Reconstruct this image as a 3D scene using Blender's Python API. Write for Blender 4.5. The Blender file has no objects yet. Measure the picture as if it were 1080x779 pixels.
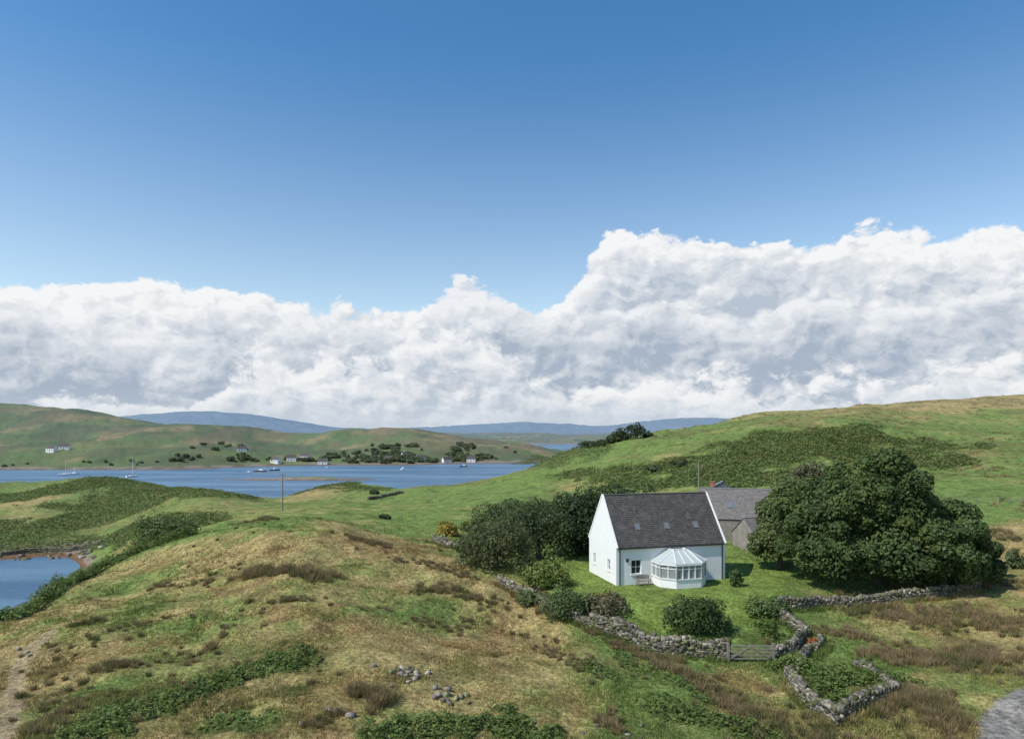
import bpy, math, random
import numpy as np
from mathutils import Vector
rng=np.random.default_rng(7); random.seed(5)
F=720.0; VH=455.0; H=36.0
scene=bpy.context.scene
# ------------------------------------------------------------ numpy noise
_T=rng.random((8,256,256))
def vn(x,y,k=0):
    x=np.asarray(x,float);y=np.asarray(y,float)
    xi=np.floor(x).astype(int);yi=np.floor(y).astype(int)
    fx=x-xi;fy=y-yi;fx=fx*fx*(3-2*fx);fy=fy*fy*(3-2*fy)
    T=_T[k%8];a=T[xi&255,yi&255];b=T[(xi+1)&255,yi&255];c=T[xi&255,(yi+1)&255];d=T[(xi+1)&255,(yi+1)&255]
    return (a*(1-fx)+b*fx)*(1-fy)+(c*(1-fx)+d*fx)*fy
def fbm(x,y,o=4,k=0):
    s=0;a=.5;t=0
    for i in range(o):
        s=s+a*vn(x*2**i+13.7*i,y*2**i+7.1*i,k+i);t+=a;a*=.5
    return s/t*2-1
def sst(a,b,x):
    t=np.clip((x-a)/(b-a),0,1);return t*t*(3-2*t)
# ------------------------------------------------------------ terrain survey
def c(Y,v): return (Y,H-(v-VH)*Y/F)
def mt(v): return [(1700,-6),(2050,2),(2500,14),(3500,26),(4500,20),(6000,H+(VH-v)*8.3*.5),(7500,H+(VH-v)*10.4),(11000,20)]
cols={
-150:[(20,20.5),(34,20.5),(55,19.5),(75,10),(110,-2),(170,-2),(205,1),(330,14),(400,6),(440,-2),(630,-2),(655,1),c(850,462),c(1000,436),c(1150,416),(1400,60)]+mt(442),
0:[(20,20.7),(34,20.7),c(48,700),c(62,648),(75,13),(110,-2),(180,-2),(195,1),c(240,545),c(330,508),(390,5),(430,-2),(630,-2),(655,1),c(720,480),c(850,465),c(1000,440),c(1150,422),(1400,70)]+mt(442),
60:[(20,20.6),(34,20.6),c(48,690),c(76,613),(90,12),(120,-2),(190,-2),(203,1),c(250,540),c(325,504),(390,4),(430,-2),(630,-2),(655,1),c(850,466),c(1000,442),c(1150,425),(1400,66)]+mt(441),
100:[(20,20.4),(34,20.7),(45,20.7),c(60,641),c(87,596),(102,13),(130,3),(160,0.5),(205,1),c(240,555),c(320,501),(380,4),(430,-2),(630,-2),(655,1),c(850,467),c(1000,445),c(1150,430),(1400,60)]+mt(439),
200:[(20,20),(34,20.2),c(46,700),c(55,650),c(70,600),c(90,562),c(130,556),c(200,532),c(280,512),(340,6),(385,-2),(630,-2),(655,1),c(850,470),c(1000,452),c(1150,446),(1400,40)]+mt(434),
240:[(20,20),(34,20.2),c(46,695),c(55,647),c(68,600),c(85,556),c(120,552),c(180,536),c(260,520),(310,5),(360,-2),(680,-2),(700,1),c(850,473),c(1000,457),c(1150,451),(1400,35)]+mt(436),
300:[(20,20),(34,20.2),c(44.5,700),c(52,650),c(62,600),c(80,552),c(110,545),c(160,535),c(250,530),(300,6),(350,-2),(710,-2),(735,1),c(850,478),c(1000,466),c(1150,459),(1400,20)]+mt(441),
325:[(20,20),(34,20.2),c(44.5,700),c(52,650),c(62,602),c(80,553),c(112,545),c(165,535),c(250,527),c(320,513),(360,4),(400,-2),(710,-2),(740,1),c(850,477),c(1000,468),c(1150,461),(1400,20)]+mt(446),
360:[(20,20),(34,20.2),c(44.5,700),c(52,653),c(62,607),c(80,558),c(115,545),c(180,532),c(260,522),c(335,506),(375,4),(415,-2),(710,-2),(740,1),c(850,476),c(1000,458),c(1100,451),(1400,20)]+mt(450),
430:[(20,20),(34,20),c(44.5,705),c(52,662),c(62,620),c(77,574),(90,21.6),c(120,546),c(180,531),c(250,521),c(300,518),(350,3),(390,-2),(720,-2),(745,1),c(850,475),c(1000,455),c(1150,444.5),(1400,20)]+mt(450),
500:[(20,20),(34,20),c(44,713),c(52,670),c(60,635),c(70,598),c(85,573),c(110,549),c(160,530),c(220,517),c(280,507),(330,5),(370,-2),(770,-2),(795,1),c(880,472),c(1150,458),(1400,5)]+mt(446),
550:[(20,20),(34,20),c(44,716),c(54,668),c(62,630),c(75,595),c(110,552),c(160,528),c(200,512),c(240,487),(290,17),(380,-2),(740,-2),(770,1),c(1150,464),(1400,0)]+mt(444),
600:[(20,20),(34,20),c(44,720),c(52,674),c(60,630),c(68,602),(85,21.6),c(110,549),c(180,520),c(230,496),c(265,470),(330,17),(430,-2),(1150,-2),(1400,-2)]+mt(448),
650:[(20,19.8),(34,19.8),c(44,720),c(51,684),c(55,657),(60,21.1),(65,21.4),(80,21.6),c(110,548),c(180,511),c(240,481),c(285,461),(380,20),(500,-2),(1400,-2)]+mt(451),
700:[(20,19.8),(34,19.8),(44,19.6),c(51,686),c(54,666),(60,21.1),(65,21.4),(82,21.8),c(110,546),c(150,520),c(200,491),c(250,461),c(300,450),(400,26),(600,5),(1400,-2)]+mt(440),
800:[(20,19.5),(34,19.5),(44,19.5),c(50,690),c(56,650),(64,21),(85,22),c(110,541),c(150,515),c(190,482),c(220,458),c(280,440.5),c(340,434),(450,35),(700,10),(1400,-2)]+mt(441),
900:[(20,19.3),(34,19.3),(44,19.4),c(50,695),c(62,638),(70,20.9),(85,22),c(110,540),c(150,510),c(180,478),c(205,454),c(270,437),c(345,426),(450,40),(700,15),(1400,-2)]+mt(448),
1000:[(20,19.2),(36,19.3),(47,19.6),(60,20.2),(75,21),c(120,533),c(160,500),c(220,466),c(280,441),c(350,420),(450,45),(700,20),(1400,-2)]+mt(448),
1080:[(20,19.4),(36,19.6),(47,20),(60,20.6),(75,21.2),c(120,532),c(160,496),c(220,462),c(280,438),c(360,416),(450,47),(700,20),(1400,-2)]+mt(448),
1250:[(20,19.6),(36,19.8),(47,20.2),(60,21),(75,22),(120,24.5),c(160,490),c(220,456),c(280,432),c(360,408),(450,47),(700,20),(1400,-2)]+mt(448)}
us=sorted(cols); LG=np.linspace(math.log(20),math.log(11000),900)
tab=np.array([np.interp(LG,[math.log(p[0]) for p in cols[u]],[p[1] for p in cols[u]]) for u in us])
SG=np.linspace(-0.96,0.99,330); su=np.array([(u-540)/F for u in us])
TAB=np.array([np.interp(SG,su,tab[:,j]) for j in range(len(LG))]).T
def blur(A,sig,ax):
    n=int(3*sig);k=np.exp(-.5*(np.arange(-n,n+1)/sig)**2);k/=k.sum()
    P=np.pad(A,[(n,n) if i==ax else (0,0) for i in range(2)],mode='edge')
    return np.apply_along_axis(lambda v:np.convolve(v,k,'valid'),ax,P)
TAB=blur(blur(TAB,5,1),4.5,0)
def base_h(x,y):
    r=np.hypot(x,y);az=np.clip(np.arctan2(x,y),-.76,.78);s=np.tan(az);Ye=np.clip(r*np.cos(az),20,10990)
    fi=np.clip((s-SG[0])/(SG[1]-SG[0]),0,len(SG)-1.001);fj=np.clip((np.log(Ye)-LG[0])/(LG[1]-LG[0]),0,len(LG)-1.001)
    i=fi.astype(int);j=fj.astype(int);a=fi-i;b=fj-j
    return (TAB[i,j]*(1-a)+TAB[i+1,j]*a)*(1-b)+(TAB[i,j+1]*(1-a)+TAB[i+1,j+1]*a)*b
def height(x,y):
    x=np.asarray(x,float);y=np.asarray(y,float)
    z=base_h(x,y);r=np.hypot(x,y)
    w=np.clip((z+.3)/6,0,1)
    pad=sst(20,11,np.hypot((x-17),(y-66)))
    z=z+w*(1-.9*pad)*(.75*fbm(x/9,y/9,3)+.34*fbm(x/2.6,y/2.6,3,2)*sst(300,80,r))
    z=z+w*sst(90,260,r)*(2.8*fbm(x/38,y/38,6,1))
    z=z+w*sst(500,900,r)*(14*fbm(x/150,y/150,7,3))+w*sst(2500,6000,r)*(60*fbm(x/1500,y/1500,5,4))
    padh=sst(12.5,9,np.hypot((x-16.5),(y-68)))
    z=z*(1-padh)+21.35*padh
    # low rocky spit in the loch
    d=np.hypot((x+152)/62,(y-512-.06*(x+152))/7)+.35*fbm(x/14,y/5,3,5)
    z=np.maximum(z,np.where(d<1.3,2.2*(1-d),-9))
    return z
_Ys=np.geomspace(24,1600,2600)
def sight(u,v):
    """world ground position seen on a given bearing / depression"""
    s=(u-540)/F;z=height(s*_Ys,_Ys);vp=VH+(H-z)*F/_Ys
    k=np.argmax(vp<=v) if (vp<=v).any() else len(_Ys)-1
    return np.array([s*_Ys[k],_Ys[k],z[k]])
def line(*uv): return np.array([sight(u,v)[:2] for u,v in uv])
def lineY(*uY): return np.array([((u-540)/F*Y,Y) for u,Y in uY])
def pdist(x,y,P):
    d=np.full(np.shape(x),1e9)
    for a,b in zip(P[:-1],P[1:]):
        ab=b-a;t=np.clip(((x-a[0])*ab[0]+(y-a[1])*ab[1])/(ab@ab+1e-9),0,1)
        d=np.minimum(d,np.hypot(x-a[0]-t*ab[0],y-a[1]-t*ab[1]))
    return d
# ------------------------------------------------------------ regions
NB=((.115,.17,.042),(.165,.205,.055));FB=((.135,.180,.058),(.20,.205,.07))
brk=[ # polyline, half width, height, leaf size, density, colours
 (line((95,775),(150,750),(200,732),(255,712),(312,694)),1.3,.55,.12,90,NB),
 (line((395,778),(460,765),(530,765),(570,775)),1.3,.5,.12,90,NB),
 (line((690,742),(740,758),(800,776)),1.1,.5,.12,70,NB),
 (lineY((-60,58),(0,61),(30,65.5),(60,73.5),(92,83)),1.3,1.7,.16,110,NB),
 (lineY((92,83),(120,90),(150,95),(195,97)),1.5,1.6,.18,90,NB),
 (line((855,706),(890,716),(915,722)),2.0,.8,.13,110,NB),
 (line((868,722),(885,738)),1.5,.7,.13,110,NB),
 (line((590,632),(640,645)),1.0,.8,.13,90,NB),
 (line((795,640),(812,672)),.8,1.0,.13,100,NB),
 (line((745,498),(800,478),(850,464),(905,456)),17,1.0,.34,8,FB),
 (line((820,484),(900,478),(960,482)),11,.9,.34,8,FB),
 (line((930,462),(1000,470)),8,.8,.34,6,FB),
 (line((505,506),(540,494),(575,482),(610,478)),13,1.2,.36,8,FB),
 (line((660,496),(720,486)),8,.9,.34,7,FB),
 (line((600,500),(650,505)),6,.7,.34,5,FB),
 (line((0,570),(60,552),(110,536),(140,515),(205,518)),20,1.0,.42,4,FB),
 (line((20,525),(100,510),(150,510)),15,1.0,.42,4,FB),
 (line((120,566),(160,558),(205,552)),7,1.2,.3,10,FB),
 (line((330,516),(360,510),(400,516)),8,.7,.4,4,FB),
 (line((650,690),(700,715),(740,735)),.7,.35,.12,40,NB),
 (line((610,700),(640,712)),.8,.3,.12,35,NB),(line((230,760),(270,765)),.9,.3,.12,35,NB),
]
gctl=[(50,700,.30),(150,640,.5),(30,760,.2),(100,750,.42),(300,680,.45),(300,580,.15),(400,590,.18),(220,620,.42),(450,700,.34),(600,700,.34),(550,650,.27),(350,760,.4),(650,760,.48),(500,740,.36),
(700,635,1.1),(610,598,1.1),(780,620,1.1),(640,620,1.1),(800,600,.9),(450,545,.9),(300,545,.8),(600,540,.95),(560,570,.95),(700,505,.85),(1000,510,1.05),(1060,480,.9),(900,520,.9),(950,640,.5),(880,680,.65),(780,740,.42),
(850,770,.5),(1000,700,.36),(1070,650,.32),(1000,440,.62),(850,432,.5),(700,455,.65),(100,540,.5),(1070,545,.05),(960,760,.4),(20,530,.45),(180,520,.6),(360,510,.5),(240,535,.7),(640,480,.85),(950,425,.32)]
gp=[];gv=[]
for u,v,g in gctl:
    p=sight(u,v);gp.append((4*p[0]/p[1],2*math.log(p[1])));gv.append(g)
for Y,s,g in [(750,-.6,.85),(900,-.2,.75),(1000,-.1,.15),(1100,-.6,.65),(1100,.2,.4),(800,-.1,.8)]: gp.append((4*s,2*math.log(Y)));gv.append(g)
foot=line((5,779),(12,735),(22,700),(30,685),(50,668))
track=np.array([[22.2,28],[24.9,34],[28.0,38.5],[33,42],[39,45],[49,47]])
lawn=line((600,590),(630,625),(700,640),(770,632),(790,600))
def masks(x,y):
    Bm=np.zeros(np.shape(x))
    for P,w,h,ls,den,cc in brk:
        lo=P.min(0)-w*2;hi=P.max(0)+w*2
        m=(x>lo[0])&(x<hi[0])&(y>lo[1])&(y<hi[1])
        if m.any():
            nn=fbm(x[m]/(w*.6),y[m]/(w*.6),5,6)
            Bm[m]=np.maximum(Bm[m],sst(1.1,.75,pdist(x[m],y[m],P)/w+1.2*nn))
    return Bm
def land_col(x,y,z):
    X=np.clip(x/np.maximum(y,15),-1.2,1.2)*4;L=2*np.log(np.maximum(np.hypot(x,y),15))
    num=0;den=0
    for (a,b),g in zip(gp,gv):
        w=1/((X-a)**2+(L-b)**2+.004)**1.6;num=num+w*g;den=den+w
    g0=num/den
    r=np.hypot(x,y);far=sst(150,500,r)
    g=g0+.55*fbm(x/8,y/8,4,1)*(1-far)+.35*fbm(x/1.8,y/1.8,4,3)*(1-far)+1.2*fbm(x/40,y/55,5,2)*sst(80,260,r)
    t=sst(.05,.85,g)[...,None]
    dry=np.array([.36,.275,.12]);mid=np.array([.25,.25,.085]);grn=np.array([.155,.215,.060])
    col=np.where(t<.5,dry+(mid-dry)*t*2,mid+(grn-mid)*(t*2-1))
    rb=sst(.12,.5,fbm(x/5,y/5,4,5)-.6*(g0-.3))[...,None]*(1-far[...,None]*.6)
    col=col*(1-.55*rb)+np.array([.29,.175,.08])*.55*rb
    dk=sst(.1,.5,fbm(x/3.1+40,y/3.1,4,7))[...,None]; col=col*(1-.3*dk)
    lw=sst(5,3.6,pdist(x,y,lawn))[...,None]; col=col*(1-lw)+np.array([.185,.25,.058])*(.9+.25*fbm(x/.9,y/.9,3,2)[...,None])*lw
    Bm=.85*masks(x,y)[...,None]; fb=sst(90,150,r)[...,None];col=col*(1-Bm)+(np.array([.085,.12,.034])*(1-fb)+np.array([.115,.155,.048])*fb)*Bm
    fd=sst(500,700,r)[...,None]; col=col*(1-.26*fd)
    sc=sst(.0,.16,fbm(x/60+9,y/75,7,4))[...,None]*fd; col=col*(1-.75*sc)+np.array([.075,.098,.038])*.75*sc
    sc=sst(.14,.34,fbm(x/35+59,y/90,6,5))[...,None]*fd; col=col*(1-.6*sc)+np.array([.18,.13,.065])*.6*sc
    sc=(sst(.0,.25,fbm(x/14+9,y/18,5,4))*sst(190,260,r)*.9)[...,None]; col=col*(1-.5*sc)+np.array([.135,.125,.05])*.5*sc
    fp=sst(.8,.3,pdist(x,y,foot)+.6*fbm(x,y,3,1))[...,None]*.8; col=col*(1-fp)+np.array([.34,.26,.16])*fp
    tr=sst(1.5,1.1,pdist(x,y,track)+.4*fbm(x,y,3,2))[...,None]
    col=col*(1-tr)+np.array([.30,.28,.245])*(.85+.3*fbm(x/.4,y/.4,3,1)[...,None])*tr
    ro=(sst(2.0,.9,z+.8*fbm(x/5,y/5,3,2))*sst(90,120,r))[...,None]; col=col*(1-ro)+np.array([.25,.20,.155])*ro
    so=(sst(.75,.35,z)*sst(90,120,r))[...,None]; col=col*(1-so)+np.array([.17,.10,.055])*so
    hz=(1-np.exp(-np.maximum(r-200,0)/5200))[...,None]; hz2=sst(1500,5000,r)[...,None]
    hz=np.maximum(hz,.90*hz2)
    col=col*(1-hz)+np.array([.18,.245,.32])*hz  # aerial haze painted into the land colour, bluer with distance from origin
    return np.clip(col,0,1)
# ------------------------------------------------------------ mesh helpers
def link(o,parent=None):
    scene.collection.objects.link(o)
    if parent: o.parent=parent
    return o
def np_mesh(name,V,Fc,mats,col=None,smooth=False,parent=None,mi=None):
    V=np.asarray(V,np.float32).reshape(-1,3);Fc=np.asarray(Fc,np.int32);n,k=Fc.shape
    me=bpy.data.meshes.new(name);me.vertices.add(len(V));me.vertices.foreach_set('co',V.ravel())
    me.loops.add(n*k);me.loops.foreach_set('vertex_index',Fc.ravel())
    me.polygons.add(n);me.polygons.foreach_set('loop_start',np.arange(0,n*k,k,dtype=np.int32))
    try: me.polygons.foreach_set('loop_total',np.full(n,k,np.int32))
    except Exception: pass
    if smooth: me.polygons.foreach_set('use_smooth',np.ones(n,bool))
    if not isinstance(mats,list): mats=[mats]
    for m in mats: me.materials.append(m)
    if mi is not None: me.polygons.foreach_set('material_index',np.asarray(mi,np.int32))
    if col is not None:
        a=me.color_attributes.new('Col','FLOAT_COLOR','POINT')
        C=np.ones((len(V),4),np.float32);C[:,:3]=col;a.data.foreach_set('color',C.ravel())
    me.update(calc_edges=True)
    return link(bpy.data.objects.new(name,me),parent)
def empty(name,loc=(0,0,0),rz=0):
    e=bpy.data.objects.new(name,None);e.location=loc;e.rotation_euler=(0,0,rz);e.empty_display_size=.5;return link(e)
def part(name,V,Fs,mat,parent=None,smooth=False):
    me=bpy.data.meshes.new(name);me.from_pydata([tuple(v) for v in V],[],Fs);me.materials.append(mat)
    if smooth:
        for p in me.polygons:p.use_smooth=True
    me.update();return link(bpy.data.objects.new(name,me),parent)
class B:
    def __init__(s): s.V=[];s.F=[]
    def add(s,V,Fs):
        n=len(s.V);s.V+= [tuple(v) for v in V];s.F+=[tuple(i+n for i in f) for f in Fs]
    def box(s,x0,x1,y0,y1,z0,z1):
        s.add([(x0,y0,z0),(x1,y0,z0),(x1,y1,z0),(x0,y1,z0),(x0,y0,z1),(x1,y0,z1),(x1,y1,z1),(x0,y1,z1)],
              [(0,3,2,1),(4,5,6,7),(0,1,5,4),(1,2,6,5),(2,3,7,6),(3,0,4,7)])
    def beam(s,a,b,w,h=None):
        a=Vector(a);b=Vector(b);h=h or w;d=(b-a).normalized();u=Vector((0,0,1)) if abs(d.z)<.95 else Vector((1,0,0))
        r=d.cross(u).normalized()*w/2;t=r.cross(d).normalized()*h/2
        s.add([p+q for p in (a,b) for q in (-r-t,r-t,r+t,-r+t)],[(0,1,2,3),(7,6,5,4),(0,4,5,1),(1,5,6,2),(2,6,7,3),(3,7,4,0)])
    def slab(s,P,n,t):
        n=Vector(n).normalized()*t;k=len(P);P=[Vector(p) for p in P]
        s.add(P+[p+n for p in P],[tuple(range(k))[::-1],tuple(range(k,2*k))]+[(i,(i+1)%k,(i+1)%k+k,i+k) for i in range(k)])
    def make(s,name,mat,parent=None,smooth=False): return part(name,s.V,s.F,mat,parent,smooth)
def tube_np(P,R,n=8):
    V=[];Fs=[];P=[Vector(p) for p in P]
    for i,p in enumerate(P):
        d=(P[min(i+1,len(P)-1)]-P[max(i-1,0)]).normalized();u=Vector((1,0,0)) if abs(d.x)<.8 else Vector((0,1,0))
        a=d.cross(u).normalized();b=d.cross(a)
        for k in range(n):
            t=2*math.pi*k/n;V.append(p+(a*math.cos(t)+b*math.sin(t))*R[i]*(1+.12*math.sin(3*t+i)))
    for i in range(len(P)-1):
        for k in range(n):Fs.append((i*n+k,i*n+(k+1)%n,(i+1)*n+(k+1)%n,(i+1)*n+k))
    return V,Fs
# ------------------------------------------------------------ materials
class NT:
    def __init__(s,tree): s.t=tree;s.n=tree.nodes;s.l=tree.links
    def new(s,ty,**kw):
        n=s.n.new(ty)
        for k,v in kw.items():
            if hasattr(n,k): setattr(n,k,v)
            else: s.put(n.inputs[k],v)
        return n
    def put(s,sock,v):
        if isinstance(v,bpy.types.NodeSocket): s.l.new(v,sock)
        else: sock.default_value=v
    def m(s,op,a,b=0.0,c=0.0,clamp=False):
        n=s.n.new('ShaderNodeMath');n.operation=op;n.use_clamp=clamp
        s.put(n.inputs[0],a);s.put(n.inputs[1],b);s.put(n.inputs[2],c);return n.outputs[0]
    def mix(s,f,a,b,mode='MIX'):
        n=s.n.new('ShaderNodeMix');n.data_type='RGBA';n.blend_type=mode;n.clamp_factor=True
        s.put(n.inputs[0],f);s.put(n.inputs[6],a if isinstance(a,bpy.types.NodeSocket) else (*a,1));s.put(n.inputs[7],b if isinstance(b,bpy.types.NodeSocket) else (*b,1));return n.outputs[2]
    def noise(s,vec,scale,detail=4,rough=.55,dist=0,dim='3D'):
        n=s.n.new('ShaderNodeTexNoise');n.noise_dimensions=dim;s.put(n.inputs['Vector'],vec);s.put(n.inputs['Scale'],scale);s.put(n.inputs['Detail'],detail);s.put(n.inputs['Roughness'],rough);s.put(n.inputs['Distortion'],dist);return n
    def smooth(s,a,b,x,lo=0.0,hi=1.0):
        n=s.n.new('ShaderNodeMapRange');n.interpolation_type='SMOOTHSTEP';s.put(n.inputs[0],x)
        for i,v in zip((1,2,3,4),(a,b,lo,hi)):s.put(n.inputs[i],v)
        return n.outputs[0]
def mat(name):
    m=bpy.data.materials.new(name);m.use_nodes=True;t=NT(m.node_tree);b=m.node_tree.nodes['Principled BSDF']
    return m,t,b
def simple(name,col,rough=.8,var=.25,scale=4,spec=.3,metal=0,bump=0,obj=True):
    m,t,b=mat(name);tc=t.new('ShaderNodeTexCoord').outputs['Object']
    n=t.noise(tc,scale,4).outputs[0];n2=t.noise(tc,scale*9,3).outputs[0]
    f=t.m('MULTIPLY_ADD',n,var*2,1-var);f=t.m('MULTIPLY',f,t.m('MULTIPLY_ADD',n2,var,1-var/2))
    cc=t.n.new('ShaderNodeCombineColor')
    for i in range(3): t.put(cc.inputs[i],t.m('MULTIPLY',f,col[i]))
    t.l.new(cc.outputs[0],b.inputs['Base Color']);b.inputs['Roughness'].default_value=rough
    b.inputs['Specular IOR Level'].default_value=spec;b.inputs['Metallic'].default_value=metal
    if bump:
        bp=t.new('ShaderNodeBump');bp.inputs['Strength'].default_value=.6;bp.inputs['Distance'].default_value=bump
        t.l.new(n2,bp.inputs['Height']);t.l.new(bp.outputs[0],b.inputs['Normal'])
    return m
def land_mat():
    m,t,b=mat('land');g=t.new('ShaderNodeNewGeometry').outputs['Position']
    a=t.new('ShaderNodeVertexColor',layer_name='Col').outputs[0]
    n1=t.noise(g,3.2,6,.7,dim='2D').outputs[0];n2=t.noise(g,.6,6,.7,dim='2D').outputs[0]
    f=t.m('MULTIPLY',t.smooth(.25,.75,n1,.5,1.5),t.smooth(.25,.75,n2,.68,1.3))
    vm=t.n.new('ShaderNodeVectorMath');vm.operation='SCALE';t.l.new(a,vm.inputs[0]);t.l.new(f,vm.inputs['Scale'])
    t.l.new(vm.outputs[0],b.inputs['Base Color'])
    b.inputs['Roughness'].default_value=1;b.inputs['Specular IOR Level'].default_value=.05
    bp=t.new('ShaderNodeBump');bp.inputs['Strength'].default_value=.8;bp.inputs['Distance'].default_value=.25
    t.l.new(n1,bp.inputs['Height']);t.l.new(bp.outputs[0],b.inputs['Normal'])
    return m
def leaf_mat(name,tr=.3,rough=.6,spec=.25):
    m,t,b=mat(name);a=t.new('ShaderNodeVertexColor',layer_name='Col').outputs[0]
    t.l.new(a,b.inputs['Base Color']);b.inputs['Roughness'].default_value=rough;b.inputs['Specular IOR Level'].default_value=spec
    tl=t.n.new('ShaderNodeBsdfTranslucent');t.l.new(t.mix(.5,a,(.15,.2,.04)),tl.inputs[0])
    mx=t.n.new('ShaderNodeMixShader');mx.inputs[0].default_value=tr;t.l.new(b.outputs[0],mx.inputs[1]);t.l.new(tl.outputs[0],mx.inputs[2])
    t.l.new(mx.outputs[0],t.n['Material Output'].inputs[0]);return m
def vcol_mat(name,rough=.95,bump=.03):
    m,t,b=mat(name);a=t.new('ShaderNodeVertexColor',layer_name='Col').outputs[0];g=t.new('ShaderNodeNewGeometry').outputs['Position']
    n=t.noise(g,9,5,.65).outputs[0];x=t.mix(1.0,a,t.mix(t.smooth(.3,.7,n),(.5,.5,.5),(1.4,1.35,1.25)),'MULTIPLY')
    n2=t.noise(g,1.1,4,.65).outputs[0];x=t.mix(t.smooth(.5,.64,n2,0,.65),x,(.11,.115,.055))
    t.l.new(x,b.inputs['Base Color'])
    b.inputs['Roughness'].default_value=rough;b.inputs['Specular IOR Level'].default_value=.15
    bp=t.new('ShaderNodeBump');bp.inputs['Distance'].default_value=bump;t.l.new(n,bp.inputs['Height']);t.l.new(bp.outputs[0],b.inputs['Normal'])
    return m
M_land=land_mat();M_leaf=leaf_mat('foliage');M_blade=leaf_mat('grass_blades',.3,.8,.1);M_stone=vcol_mat('drystone')
M_bark=simple('bark',(.13,.11,.08),.9,.4,6,bump=.03)
M_white=simple('whitewash',(.80,.80,.78),.85,.07,1.2,.2,bump=.01)
M_paint=simple('white_paint',(.8,.8,.79),.4,.03,3)
M_dark=simple('dark_frame',(.03,.03,.035),.5,.1,3)
M_wood=simple('weathered_wood',(.24,.21,.17),.85,.4,5)
M_brown=simple('brown_door',(.14,.075,.045),.7,.3,4)
M_red=simple('chimney_brick',(.32,.14,.09),.9,.3,8)
M_rubble=simple('rubble_masonry',(.27,.24,.21),.95,.5,1.6,bump=.08)
M_lead=simple('ridge_lead',(.3,.31,.33),.5,.15,3)
M_ridge=simple('ridge_tile',(.16,.14,.135),.8,.3,3)
def slate_mat(name,c1,c2):
    m,t,b=mat(name);tc=t.new('ShaderNodeTexCoord').outputs['UV'];ob=t.new('ShaderNodeTexCoord').outputs['Object']
    br=t.n.new('ShaderNodeTexBrick');t.l.new(tc,br.inputs['Vector']);br.inputs['Color1'].default_value=(*c1,1);br.inputs['Color2'].default_value=(*c2,1)
    br.inputs['Mortar'].default_value=(.02,.02,.021,1);br.inputs['Scale'].default_value=1;br.inputs['Mortar Size'].default_value=.012;br.inputs['Brick Width'].default_value=.3;br.inputs['Row Height'].default_value=.22
    n=t.noise(ob,1.3,6,.7).outputs[0];n2=t.noise(ob,9,4,.7).outputs[0]
    x=t.mix(t.smooth(.45,.7,n,0,.6),br.outputs[0],(.15,.14,.12));x=t.mix(t.smooth(.58,.75,n2,0,.65),x,(.24,.23,.20))
    t.l.new(x,b.inputs['Base Color']);b.inputs['Roughness'].default_value=.7;b.inputs['Specular IOR Level'].default_value=.25
    bp=t.new('ShaderNodeBump');bp.inputs['Distance'].default_value=.02;t.l.new(br.outputs[1],bp.inputs['Height']);bp.invert=True;t.l.new(bp.outputs[0],b.inputs['Normal']);return m
M_slate=slate_mat('slate',(.066,.060,.058),(.112,.10,.095));M_slate2=slate_mat('old_slate',(.17,.15,.14),(.25,.225,.21))
def glass_mat(name,col,rough=.08):
    m,t,b=mat(name);b.inputs['Base Color'].default_value=(*col,1);b.inputs['Roughness'].default_value=rough;b.inputs['Specular IOR Level'].default_value=.7
    n=t.noise(t.new('ShaderNodeTexCoord').outputs['Object'],1.5,2).outputs[0];bp=t.new('ShaderNodeBump');bp.inputs['Distance'].default_value=.01;t.l.new(n,bp.inputs['Height']);t.l.new(bp.outputs[0],b.inputs['Normal']);return m
M_glass=glass_mat('window_glass',(.02,.025,.03));M_poly=glass_mat('conservatory_roofing',(.46,.50,.47),.3);M_cglass=glass_mat('conservatory_glass',(.25,.28,.27),.1);M_rgl=glass_mat('rooflight_glass',(.16,.18,.2),.1)
# ------------------------------------------------------------ ground
az=np.concatenate([np.linspace(-180,-52,40)[:-1],np.linspace(-52,52,860),np.linspace(52,180,40)[1:]])
az=np.radians(az[:-1]);R=np.concatenate([[.5,4,9,14,19],np.geomspace(24,700,620),np.geomspace(706,13500,170)])
A,RR=np.meshgrid(az,R,indexing='ij');gx=np.sin(A)*RR;gy=np.cos(A)*RR;gz=height(gx,gy)
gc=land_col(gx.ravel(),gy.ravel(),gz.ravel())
n0,n1=A.shape;I=np.arange(n0)[:,None]*n1;J=np.arange(n1-1)[None];I2=(np.arange(n0)[:,None]+1)%n0*n1
Q=np.stack([I+J,I+J+1,I2+J+1,I2+J],-1).reshape(-1,4)
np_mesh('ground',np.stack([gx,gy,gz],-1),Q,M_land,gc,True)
# ------------------------------------------------------------ water
m,t,b=mat('sea_water');g=t.new('ShaderNodeNewGeometry').outputs['Position']
mp=t.n.new('ShaderNodeMapping');mp.inputs['Scale'].default_value=(.35,1.1,1);t.l.new(g,mp.inputs[0])
w1=t.noise(mp.outputs[0],.6,5,.65).outputs[0]
mp2=t.n.new('ShaderNodeMapping');mp2.inputs['Scale'].default_value=(.35,1.6,1);t.l.new(g,mp2.inputs[0]);w2=t.noise(mp2.outputs[0],.018,5,.6).outputs[0]
t.l.new(t.mix(t.smooth(.38,.62,w2),(.04,.105,.18),(.105,.195,.28)),b.inputs['Base Color'])
b.inputs['Roughness'].default_value=.35;b.inputs['Specular IOR Level'].default_value=.45
bp=t.new('ShaderNodeBump');bp.inputs['Strength'].default_value=1;bp.inputs['Distance'].default_value=.5;t.l.new(w1,bp.inputs['Height']);t.l.new(bp.outputs[0],b.inputs['Normal'])
k=96;Rw=[60,200,600,2000,14000];V=[(0,0,0)]+[(r*math.cos(2*math.pi*i/k),r*math.sin(2*math.pi*i/k),0) for r in Rw for i in range(k)]
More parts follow.
